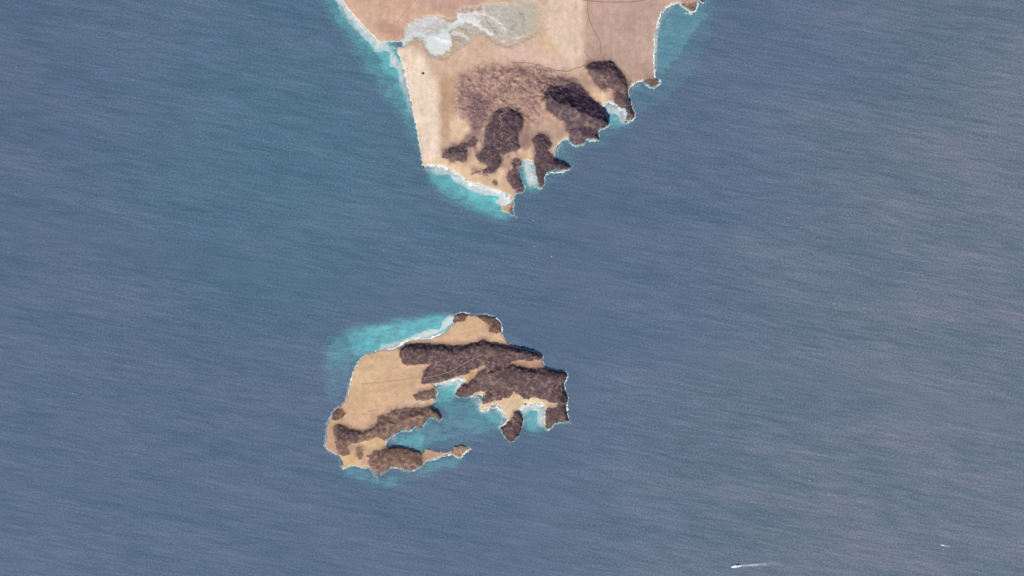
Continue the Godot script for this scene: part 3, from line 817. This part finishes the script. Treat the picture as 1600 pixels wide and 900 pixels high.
func piece(called: String, o: int, material: Material) -> MeshInstance3D:
	var floor_noise := RandomNumberGenerator.new()
	floor_noise.seed = 17
	var list: PackedInt32Array = quads[o]
	var where := PackedInt32Array()
	where.resize(W * H)
	where.fill(-1)
	var vs := PackedVector3Array()
	var ns := PackedVector3Array()
	var cs := PackedColorArray()
	var ix := PackedInt32Array()
	for k in range(0, list.size(), 2):
		var s := list[k + 1]
		var i := list[k]
		var c := [i, i + s, i + s * W, i + s * W + s]
		for q in c:
			if where[q] < 0:
				where[q] = vs.size()
				var y := height[q]
				if o == 0:   # coral heads and ripples: the sea floor is rough
					y -= minf(-y, 0.4 - 0.42 * y) * floor_noise.randf() * 0.62
				vs.append(world(q % W + U0, q / W + V0, y))
				ns.append(slopes[q])
				cs.append(tint[q])
		ix.append_array([where[c[0]], where[c[1]], where[c[2]], where[c[1]], where[c[3]], where[c[2]]])
	var arrays := []
	arrays.resize(Mesh.ARRAY_MAX)
	arrays[Mesh.ARRAY_VERTEX] = vs
	arrays[Mesh.ARRAY_NORMAL] = ns
	arrays[Mesh.ARRAY_COLOR] = cs
	arrays[Mesh.ARRAY_INDEX] = ix
	return mesh_node(called, arrays, material)

# ---------------------------------------------------------------- the sea
func build_sea() -> void:
	var sea := Node3D.new()
	sea.name = "sea"
	add_child(sea)
	tag(sea, "structure", "grey blue wind streaked sea round the cape and the island", "sea")

	# wind streaks, patches and chop of the surface, in the wind's own direction
	var tw := 2048
	var th := 1024
	var ng := FastNoiseLite.new()
	set_noise(ng, 71, 0.30, 2)
	var grain := ng.get_seamless_image(tw, th).get_data()
	var streaks := []
	for q in [[176, 0.19, 73], [96, 0.075, 79], [512, 0.014, 83]]:
		var ns := FastNoiseLite.new()
		set_noise(ns, q[2], q[1], 3)
		var im: Image = ns.get_seamless_image(q[0], th)
		im.resize(tw, th, Image.INTERPOLATE_CUBIC)
		streaks.append(im.get_data())
	var s0: PackedByteArray = streaks[0]
	var s1: PackedByteArray = streaks[1]
	var s2: PackedByteArray = streaks[2]
	var col := PackedByteArray()
	col.resize(tw * th * 3)
	var hgt := PackedByteArray()
	hgt.resize(tw * th)
	for i in tw * th:
		var a := grain[i] - 128
		var b := s0[i] - 128
		var c := s1[i] - 128
		var d := s2[i] - 128
		var f := 164.0 + 0.40 * a + 0.19 * b + 0.10 * c + 0.09 * d
		col[i * 3] = clampi(int(f + 0.03 * d + 0.01 * c), 0, 255)
		col[i * 3 + 1] = clampi(int(f), 0, 255)
		col[i * 3 + 2] = clampi(int(f - 0.02 * d), 0, 255)
		hgt[i] = clampi(int(128 + 0.6 * a + 0.35 * b + 0.2 * c), 0, 255)
	var color_image := Image.create_from_data(tw, th, false, Image.FORMAT_RGB8, col)
	var height_image := Image.create_from_data(tw, th, false, Image.FORMAT_L8, hgt)

	var top := StandardMaterial3D.new()
	top.resource_name = "sea surface"
	top.transparency = BaseMaterial3D.TRANSPARENCY_ALPHA
	top.vertex_color_use_as_albedo = true
	top.albedo_texture = ImageTexture.create_from_image(color_image)
	top.albedo_color = Color(1, 1, 1, 0.24)
	top.roughness = 0.5
	top.metallic_specular = 0.35
	top.heightmap_enabled = true
	top.heightmap_texture = ImageTexture.create_from_image(height_image)
	top.heightmap_scale = 250.0
	var xs := PackedFloat32Array([-60000, -30000, -15000, -8000])
	for k in 81:
		xs.append(-5000.0 + 125.0 * k)
	xs.append_array([8000, 15000, 30000, 60000])
	var nx := xs.size()
	var vs := PackedVector3Array()
	var ns2 := PackedVector3Array()
	var uv := PackedVector2Array()
	var cs := PackedColorArray()
	var ix := PackedInt32Array()
	var wind := Vector2(1, 0).rotated(deg_to_rad(11.0))
	for r in nx:
		for q in nx:
			var x := xs[q]
			var z := xs[r]
			vs.append(Vector3(x, 0, z))
			ns2.append(Vector3.UP)
			var p := Vector2(x, z)
			uv.append(Vector2(p.dot(wind) / 10240.0 + 0.5, p.dot(wind.orthogonal() * -1.0) / 5120.0 + 0.5))
			var k := water_and_haze_tint(x / CELL + 800.0, z / CELL + 450.0)
			cs.append(Color(k.x, k.y, k.z, 1.0))
	for r in nx - 1:
		for q in nx - 1:
			var i := r * nx + q
			ix.append_array([i, i + 1, i + nx, i + 1, i + nx + 1, i + nx])
	var arrays := []
	arrays.resize(Mesh.ARRAY_MAX)
	arrays[Mesh.ARRAY_VERTEX] = vs
	arrays[Mesh.ARRAY_NORMAL] = ns2
	arrays[Mesh.ARRAY_TEX_UV] = uv
	arrays[Mesh.ARRAY_COLOR] = cs
	arrays[Mesh.ARRAY_INDEX] = ix
	mesh_node("water_surface", arrays, top, sea)
	# the body of the water: sheets of the same blue, so that what lies deeper shows less
	var depths := WATER_SHEETS
	for k in depths.size():
		var body := StandardMaterial3D.new()
		body.resource_name = "water body"
		body.transparency = BaseMaterial3D.TRANSPARENCY_ALPHA
		var b: Vector3 = [Vector3(0.04, 0.22, 0.25), Vector3(0.04, 0.20, 0.24), Vector3(0.05, 0.16, 0.22), Vector3(0.055, 0.12, 0.20), Vector3(0.062, 0.094, 0.178)][k]
		var c := Color(b.x, b.y, b.z).linear_to_srgb()
		c.a = [0.09, 0.16, 0.28, 0.46, 0.8][k]
		body.albedo_color = c
		body.roughness = 1.0
		body.metallic_specular = 0.0
		var pm := PlaneMesh.new()
		pm.size = Vector2(120000, 120000)
		pm.material = body
		var o := MeshInstance3D.new()
		o.name = "water_body"
		o.mesh = pm
		o.position.y = -depths[k]
		sea.add_child(o, true)

func water_and_haze_tint(u: float, v: float) -> Vector3:
	# greener water off the cape's west side, haze over the open sea to the east painted in as violet grey
	var n := n_big.get_noise_2d(u * 0.12, v * 0.3)
	var green := clampf(1.0 - Vector2((u - 480.0) / 420.0, (v - 240.0) / 380.0).length() + 0.25 * n, 0.0, 1.0)
	var violet := clampf((u - 900.0) / 600.0 + (v - 450.0) / 1400.0 + 0.25 * n, 0.0, 1.0)
	var c := Vector3(0.56, 0.54, 0.93)
	c = c.lerp(Vector3(0.44, 0.66, 0.98), green)
	c = c.lerp(Vector3(0.94, 0.80, 1.2), violet)
	return c

# ---------------------------------------------------------------- breaking waves along the shores
func build_surf() -> void:
	var foam := StandardMaterial3D.new()
	foam.resource_name = "foam"
	foam.transparency = BaseMaterial3D.TRANSPARENCY_ALPHA
	foam.vertex_color_use_as_albedo = true
	foam.roughness = 0.9
	for half in 2:
		var r0 := 2 if half == 0 else 420 - V0
		var r1 := 420 - V0 if half == 0 else H - 4
		var where := PackedInt32Array()
		where.resize(W * H)
		where.fill(-1)
		var share := PackedFloat32Array()
		share.resize(W * H)
		for row in range(r0, r1):
			for col in range(2, W - 4):
				var i := row * W + col
				if land_b4[i] < 0.004 or height[i] > 2.5:
					continue
				var u := float(col + U0)
				var v := float(row + V0)
				var su := int(clampf(col + 2.1 * n_warp.get_noise_2d(u, v) + 0.5, 0.0, W - 1.0))
				var sv := int(clampf(row + 2.1 * n_warp.get_noise_2d(u + 300.0, v) + 0.5, 0.0, H - 1.0))
				var j := sv * W + su
				var f := foam_map[j]
				var edge := clampf(1.0 - absf(land_b1[j] - 0.35) * 4.0, 0.0, 1.0)
				f = maxf(f * f * 1.0, 0.05 * edge) * clampf(0.95 + 1.3 * n_mid.get_noise_2d(u * 0.45 + 77.0, v * 0.45), 0.25, 1.35)
				if f < 0.02:
					continue
				var rag := n_fine.get_noise_2d(u * 1.3, v * 1.3) + 0.8 * n_mid.get_noise_2d(u * 1.5, v * 1.5)
				share[i] = clampf(f * (0.85 + 1.05 * rag), 0.0, 0.97)
		var vs := PackedVector3Array()
		var ns := PackedVector3Array()
		var cs := PackedColorArray()
		var ix := PackedInt32Array()
		for row in range(r0, r1 - 1):
			for col in range(2, W - 5):
				var i := row * W + col
				if share[i] + share[i + 1] + share[i + W] + share[i + W + 1] < 0.06:
					continue
				var c := [i, i + 1, i + W, i + W + 1]
				for q in c:
					if where[q] < 0:
						where[q] = vs.size()
						vs.append(world(q % W + U0, q / W + V0, 0.5))
						ns.append(Vector3.UP)
						cs.append(Color(0.80, 0.80, 0.78, share[q]))
				ix.append_array([where[c[0]], where[c[1]], where[c[2]], where[c[1]], where[c[3]], where[c[2]]])
		var arrays := []
		arrays.resize(Mesh.ARRAY_MAX)
		arrays[Mesh.ARRAY_VERTEX] = vs
		arrays[Mesh.ARRAY_NORMAL] = ns
		arrays[Mesh.ARRAY_COLOR] = cs
		arrays[Mesh.ARRAY_INDEX] = ix
		var o := mesh_node("surf", arrays, foam)
		tag(o, "stuff", "white surf foam along the shores of the mainland cape" if half == 0 else "white surf foam along the shores of the island", "surf")

# ---------------------------------------------------------------- tracks worn into the plain
func ground_at(u: float, v: float) -> float:
	var c := clampi(int(u) - U0, 0, W - 2)
	var r := clampi(int(v) - V0, 0, H - 2)
	var fx := u - floorf(u)
	var fy := v - floorf(v)
	var i := r * W + c
	return lerpf(lerpf(height[i], height[i + 1], fx), lerpf(height[i + W], height[i + W + 1], fx), fy)

func build_tracks() -> void:
	var list := [
		[[918,-60, 918,0, 918,16, 921,32, 928,48, 936,62, 938,72, 938,82, 933,91, 926,95], 1.3, [160,126,110], "brown dirt track looping south across the eastern plain"],
		[[880,-8, 916,1, 940,3, 970,4, 1000,2, 1030,-8], 1.2, [158,124,110], "brown dirt track crossing the plain near the eastern beach's head"],
		[[912,80, 916,85, 920,89, 925,95], 1.0, [158,120,100], "short brown track joining the looping track"],
		[[800,99, 818,98, 836,101, 860,108, 884,112, 900,107, 912,103, 926,95], 1.1, [158,126,112], "brown track skirting the north edge of the lava hills"],
		[[660,-14, 649,0, 636,16, 626,28, 620,36], 1.0, [172,134,114], "faint straight track on the plain west of the salt flat"],
		[[662,590, 673,588, 685,586, 704,580, 718,572, 730,565, 742,559, 752,555], 1.2, [150,124,114], "pale footpath climbing the island's dark lava plateau"],
		[[565,600, 590,598, 615,595, 640,592, 660,589], 1.6, [192,159,130], "faint brown track crossing the island's sand to the plateau"],
		[[567,602, 566,615, 566,628, 567,640], 1.0, [198,165,134], "faint straight line worn across the island's western sand"],
		[[574,643, 582,642, 590,640], 1.4, [192,158,128], "short brown mark worn into the island's sand"],
		[[792,172, 790,177, 783,179, 781,186, 784,193, 782,202], 1.2, [150,122,112], "pale winding path over the long dark lava hill"],
	]
	for t in list:
		var p := points(t[0])
		var curve := Curve2D.new()
		for k in p.size():
			var d := (p[mini(k + 1, p.size() - 1)] - p[maxi(k - 1, 0)]) / 6.0
			curve.add_point(p[k], -d, d)
		var st := SurfaceTool.new()
		st.begin(Mesh.PRIMITIVE_TRIANGLES)
		var n := int(curve.get_baked_length() / 1.0)
		var base := lin(t[2]) * 0.70
		for k in n + 1:
			var at := curve.sample_baked(float(k) / n * curve.get_baked_length())
			var ahead := curve.sample_baked(minf(float(k) / n * curve.get_baked_length() + 0.6, curve.get_baked_length()))
			var back := curve.sample_baked(maxf(float(k) / n * curve.get_baked_length() - 0.6, 0.0))
			var side: Vector2 = (ahead - back).normalized().orthogonal() * t[1] * 0.5 * (1.0 + 0.5 * n_fine.get_noise_2d(at.x * 0.6, at.y * 0.6))
			at += Vector2(n_mid.get_noise_2d(at.x, at.y), n_mid.get_noise_2d(at.x, at.y + 90.0)) * 0.8
			for s in [-1.0, 1.0]:
				var q: Vector2 = at + side * s
				var w := 1.0 + 0.12 * n_mid.get_noise_2d(q.x * 1.5, q.y * 1.5)
				st.set_color(Color(base.x * w, base.y * w, base.z * w))
				st.set_normal(Vector3.UP)
				st.add_vertex(world(q.x, q.y, maxf(ground_at(q.x, q.y), ground_at(at.x, at.y)) + 1.2))
		for k in n:
			for q in [0, 1, 2, 1, 3, 2]:
				st.add_index(k * 2 + q)
		var m := StandardMaterial3D.new()
		m.resource_name = "worn earth"
		m.vertex_color_use_as_albedo = true
		m.roughness = 0.95
		var o := MeshInstance3D.new()
		o.name = "track"
		o.mesh = st.commit()
		o.mesh.surface_set_material(0, m)
		add_child(o, true)
		tag(o, "structure", t[3], "track")

# ---------------------------------------------------------------- single rocks
func rock_mesh(radius: Vector3, seed_at: float) -> ArrayMesh:
	var sp := SphereMesh.new()
	sp.radius = 1.0
	sp.height = 2.0
	sp.radial_segments = 28
	sp.rings = 16
	var a := sp.get_mesh_arrays()
	var vs: PackedVector3Array = a[Mesh.ARRAY_VERTEX]
	for k in vs.size():
		var d := vs[k]
		var r := 1.0 + 0.55 * n_fine.get_noise_3d(d.x * 3.0 + seed_at, d.y * 3.0, d.z * 3.0) + 0.2 * n_fine.get_noise_3d(d.x * 9.0 + seed_at, d.y * 9.0, d.z * 9.0)
		vs[k] = d * r * radius
	a[Mesh.ARRAY_VERTEX] = vs
	var m := ArrayMesh.new()
	m.add_surface_from_arrays(Mesh.PRIMITIVE_TRIANGLES, a)
	var st := SurfaceTool.new()
	st.create_from(m, 0)
	st.generate_normals()
	return st.commit()

func build_rocks() -> void:
	var dark := StandardMaterial3D.new()
	dark.resource_name = "wet basalt"
	dark.albedo_color = Color(0.27, 0.22, 0.21)
	dark.roughness = 0.8
	var list := [
		["sea_rock", 1098.0, 0.5, Vector3(15, 9, 12), 0.0, "black sea rock in surf off the point north of the eastern beach"],
		["sea_rock", 661.5, 260.5, Vector3(9, 4, 8), 0.0, "small black rock at the corner where west and south beaches meet"],
		["sea_rock", 978.0, 190.5, Vector3(8, 6, 7), 0.0, "small black rock off the hooked lava point"],
		["rock", 661.0, 115.0, Vector3(11, 5, 8), 0.5, "lone dark rock on the pale beach plain"],
		["sea_rock", 820.5, 631.0, Vector3(9, 5, 7), 0.3, "brown rock between two pale beaches of the island's cove"],
		["sea_rock", 728.0, 281.0, Vector3(7, 4, 6), 0.3, "dark ledge rock on the cape's southern beach"],
	]
	for r in list:
		var o := MeshInstance3D.new()
		o.name = r[0]
		o.mesh = rock_mesh(r[3], r[1])
		o.mesh.surface_set_material(0, dark)
		o.position = world(r[1], r[2], maxf(ground_at(r[1], r[2]), 0.0) + r[4])
		add_child(o, true)
		tag(o, "", r[5], "rock")

# ---------------------------------------------------------------- a ship, a boat and their wakes
func paint(called: String, c: Color, rough := 0.5) -> StandardMaterial3D:
	var m := StandardMaterial3D.new()
	m.resource_name = called
	m.albedo_color = c
	m.roughness = rough
	return m

func hull_mesh(length: float, beam: float, depth: float, rise: float) -> ArrayMesh:
	# a hull lofted from bow (-x) to stern, open deck closed with a cap
	var st := SurfaceTool.new()
	st.begin(Mesh.PRIMITIVE_TRIANGLES)
	st.set_smooth_group(-1)
	var rings := []
	for k in 13:
		var t := k / 12.0
		var half := beam * 0.5 * pow(clampf(t / 0.42, 0.0, 1.0), 0.65) * lerpf(1.0, 0.86, clampf((t - 0.75) / 0.25, 0.0, 1.0))
		half = maxf(half, 0.15)
		var sheer := rise * (1.0 + 0.55 * pow(1.0 - t, 2.5))
		var x := (t - 0.5) * length
		var rake := -0.05 * length * (1.0 - t) * (1.0 - t)
		rings.append([Vector3(x + rake, sheer, -half), Vector3(x, 0.2, -half * 0.9), Vector3(x - rake, -depth, -half * 0.4), Vector3(x - rake, -depth, half * 0.4), Vector3(x, 0.2, half * 0.9), Vector3(x + rake, sheer, half)])
	for k in 12:
		var a: Array = rings[k]
		var b: Array = rings[k + 1]
		for j in 6:
			var i := (j + 1) % 6
			for p in [a[j], a[i], b[j], a[i], b[i], b[j]]:
				st.add_vertex(p)
	var e: Array = rings[12]
	for j in range(1, 5):
		for p in [e[0], e[j], e[j + 1]]:
			st.add_vertex(p)
	st.generate_normals()
	return st.commit()

func part(called: String, mesh: Mesh, m: Material, at: Vector3, parent: Node, turn := Vector3.ZERO) -> MeshInstance3D:
	var o := MeshInstance3D.new()
	o.name = called
	o.mesh = mesh
	o.material_override = m
	o.position = at
	o.rotation = turn
	parent.add_child(o, true)
	return o

func box(x: float, y: float, z: float) -> Mesh:
	# a block with chamfered upper edges
	var st := SurfaceTool.new()
	st.begin(Mesh.PRIMITIVE_TRIANGLES)
	st.set_smooth_group(-1)
	var c := minf(minf(x, z) * 0.12, y * 0.3)
	var rings := []
	for q in [[0.0, 0.0], [y - c, 0.0], [y, c]]:
		var hx: float = x * 0.5 - q[1]
		var hz: float = z * 0.5 - q[1]
		rings.append([Vector3(-hx, q[0], -hz), Vector3(hx, q[0], -hz), Vector3(hx, q[0], hz), Vector3(-hx, q[0], hz)])
	for k in 2:
		for j in 4:
			var i := (j + 1) % 4
			for p in [rings[k][j], rings[k + 1][j], rings[k][i], rings[k][i], rings[k + 1][j], rings[k + 1][i]]:
				st.add_vertex(p)
	for p in [rings[2][0], rings[2][1], rings[2][2], rings[2][0], rings[2][2], rings[2][3], rings[0][0], rings[0][2], rings[0][1], rings[0][0], rings[0][3], rings[0][2]]:
		st.add_vertex(p)
	st.generate_normals()
	return st.commit()

func drum(r0: float, r1: float, h: float) -> Mesh:
	var m := CylinderMesh.new()
	m.top_radius = r1
	m.bottom_radius = r0
	m.height = h
	m.radial_segments = 16
	return m

func build_vessels() -> void:
	var white := paint("white paint", Color(0.90, 0.91, 0.90))
	var deck := paint("grey deck", Color(0.72, 0.74, 0.74), 0.8)
	var black := paint("black paint", Color(0.05, 0.05, 0.06))
	var glass := paint("dark window glass", Color(0.06, 0.08, 0.10), 0.15)
	var ship := Node3D.new()
	ship.name = "ship"
	ship.position = world(1149.5, 884.8, 0.0)
	ship.rotation.y = deg_to_rad(6.0)
	add_child(ship)
	tag(ship, "", "white ship with a dark funnel trailing a long white wake", "ship", "vessels under way")
	part("hull", hull_mesh(66.0, 15.0, 3.5, 4.5), white, Vector3.ZERO, ship)
	part("deck", box(48.0, 0.5, 11.0), deck, Vector3(4, 4.6, 0), ship)
	part("hatch", box(9.0, 1.4, 7.0), white, Vector3(-10, 5.1, 0), ship)
	part("hatch", box(9.0, 1.4, 7.0), white, Vector3(1, 5.1, 0), ship)
	var house := part("deckhouse", box(12.0, 8.0, 11.0), white, Vector3(19.5, 5.1, 0), ship)
	part("window", box(0.3, 1.4, 9.0), glass, Vector3(-6.1, 5.2, 0), house)
	part("funnel", drum(3.4, 3.0, 7.0), black, Vector3(12.0, 8.6, 0), ship)
	part("mast", drum(0.5, 0.25, 12.0), white, Vector3(-22, 11.0, 0), ship)
	part("lifeboat", hull_mesh(6.0, 2.2, 0.6, 1.0), white, Vector3(20, 6.2, 6.9), ship)
	part("lifeboat", hull_mesh(6.0, 2.2, 0.6, 1.0), white, Vector3(20, 6.2, -6.9), ship)

	var boat := Node3D.new()
	boat.name = "motor_boat"
	boat.position = world(1471.5, 851.6, 0.0)
	boat.rotation.y = deg_to_rad(-11.0)
	add_child(boat)
	tag(boat, "", "small white motor boat with a short bright wake", "boat", "vessels under way")
	part("hull", hull_mesh(20.0, 6.5, 1.2, 2.0), white, Vector3.ZERO, boat)
	part("deck", box(13.0, 0.4, 4.6), deck, Vector3(2, 2.05, 0), boat)
	var cab := part("cabin", box(5.0, 2.6, 3.8), white, Vector3(0, 2.46, 0), boat)
	part("window", box(0.2, 0.9, 3.0), glass, Vector3(-2.5, 1.0, 0), cab)

	wake(1156.5, 884.2, 1228.0, 879.5, 11.0, 46.0, 0.52, 5, "long white foam wake trailing behind the ship with dark funnel")
	wake(1473.5, 852.0, 1487.0, 855.0, 9.0, 12.0, 0.95, 7, "short bright wake behind the small motor boat")
	wake(1143.0, 886.8, 1158.0, 886.6, 5.0, 9.0, 0.8, 9, "bow wave of foam along the side of the ship with dark funnel")

func wake(u0: float, v0: float, u1: float, v1: float, w0: float, w1: float, strength: float, s: int, label: String) -> void:
	var foam := StandardMaterial3D.new()
	foam.resource_name = "wake foam"
	foam.transparency = BaseMaterial3D.TRANSPARENCY_ALPHA
	foam.vertex_color_use_as_albedo = true
	foam.roughness = 0.9
	var a := world(u0, v0, 0.35)
	var b := world(u1, v1, 0.35)
	var along := (b - a).normalized()
	var side := along.cross(Vector3.UP)
	var st := SurfaceTool.new()
	st.begin(Mesh.PRIMITIVE_TRIANGLES)
	var n := maxi(int(a.distance_to(b) / 3.0), 6)
	for k in n + 1:
		var t := float(k) / n
		var w := lerpf(w0, w1, t) * 0.5
		for j in 9:
			var q := j / 4.0 - 1.0
			var p := a.lerp(b, t) + side * q * w
			var rag := n_fine.get_noise_2d(p.x * 0.25 + s * 31.0, p.z * 0.25) + 0.7 * n_mid.get_noise_2d(p.x * 0.3, p.z * 0.3)
			var f := strength * pow(1.0 - t, 1.6) * (1.0 - 0.4 * q * q) * clampf(0.85 + 0.9 * rag, 0.0, 1.4)
			if j == 0 or j == 8 or k == n:
				f = 0.0
			st.set_color(Color(0.82, 0.83, 0.83, clampf(f, 0.0, 0.96)))
			st.set_normal(Vector3.UP)
			st.add_vertex(p)
	for k in n:
		for j in 8:
			var i := k * 9 + j
			for q in [i, i + 9, i + 1, i + 1, i + 9, i + 10]:
				st.add_index(q)
	var o := MeshInstance3D.new()
	o.name = "wake"
	o.mesh = st.commit()
	o.mesh.surface_set_material(0, foam)
	add_child(o, true)
	tag(o, "stuff", label, "wake")

# ---------------------------------------------------------------- whitecaps out at sea
func build_whitecaps() -> void:
	var rng := RandomNumberGenerator.new()
	rng.seed = 5
	var foam := paint("whitecap foam", Color(0.86, 0.87, 0.87), 0.9)
	var st := SurfaceTool.new()
	st.begin(Mesh.PRIMITIVE_TRIANGLES)
	st.set_normal(Vector3.UP)
	var spots := [[113, 615, 2.6], [835, 385, 2.6], [862, 401, 2.8], [833, 345, 2.4], [1265, 751, 2.8], [812, 358, 2.0]]
	for k in 900:
		spots.append([rng.randf_range(-100, 1700), rng.randf_range(-60, 960), rng.randf_range(0.6, 1.5)])
	for s in spots:
		var i := clampi(int(s[1]) - V0, 0, H - 1) * W + clampi(int(s[0]) - U0, 0, W - 1)
		if s[0] > U0 and s[0] < U0 + W and land_b4[i] > 0.02:
			continue
		var c := world(s[0], s[1], 0.3)
		var r: float = s[2]
		var turn := deg_to_rad(11.0 + rng.randf_range(-14, 14))
		var ring := PackedVector3Array()
		for j in 7:
			var p := Vector2.from_angle(TAU * j / 7.0) * r * rng.randf_range(0.6, 1.2) * Vector2(1.9, 0.7)
			p = p.rotated(turn)
			ring.append(c + Vector3(p.x, 0, p.y))
		for j in 7:
			st.add_vertex(c)
			st.add_vertex(ring[j])
			st.add_vertex(ring[(j + 1) % 7])
	var o := MeshInstance3D.new()
	o.name = "whitecaps"
	o.mesh = st.commit()
	o.mesh.surface_set_material(0, foam)
	add_child(o)
	tag(o, "stuff", "tiny white wave crests scattered over the open sea", "whitecaps")
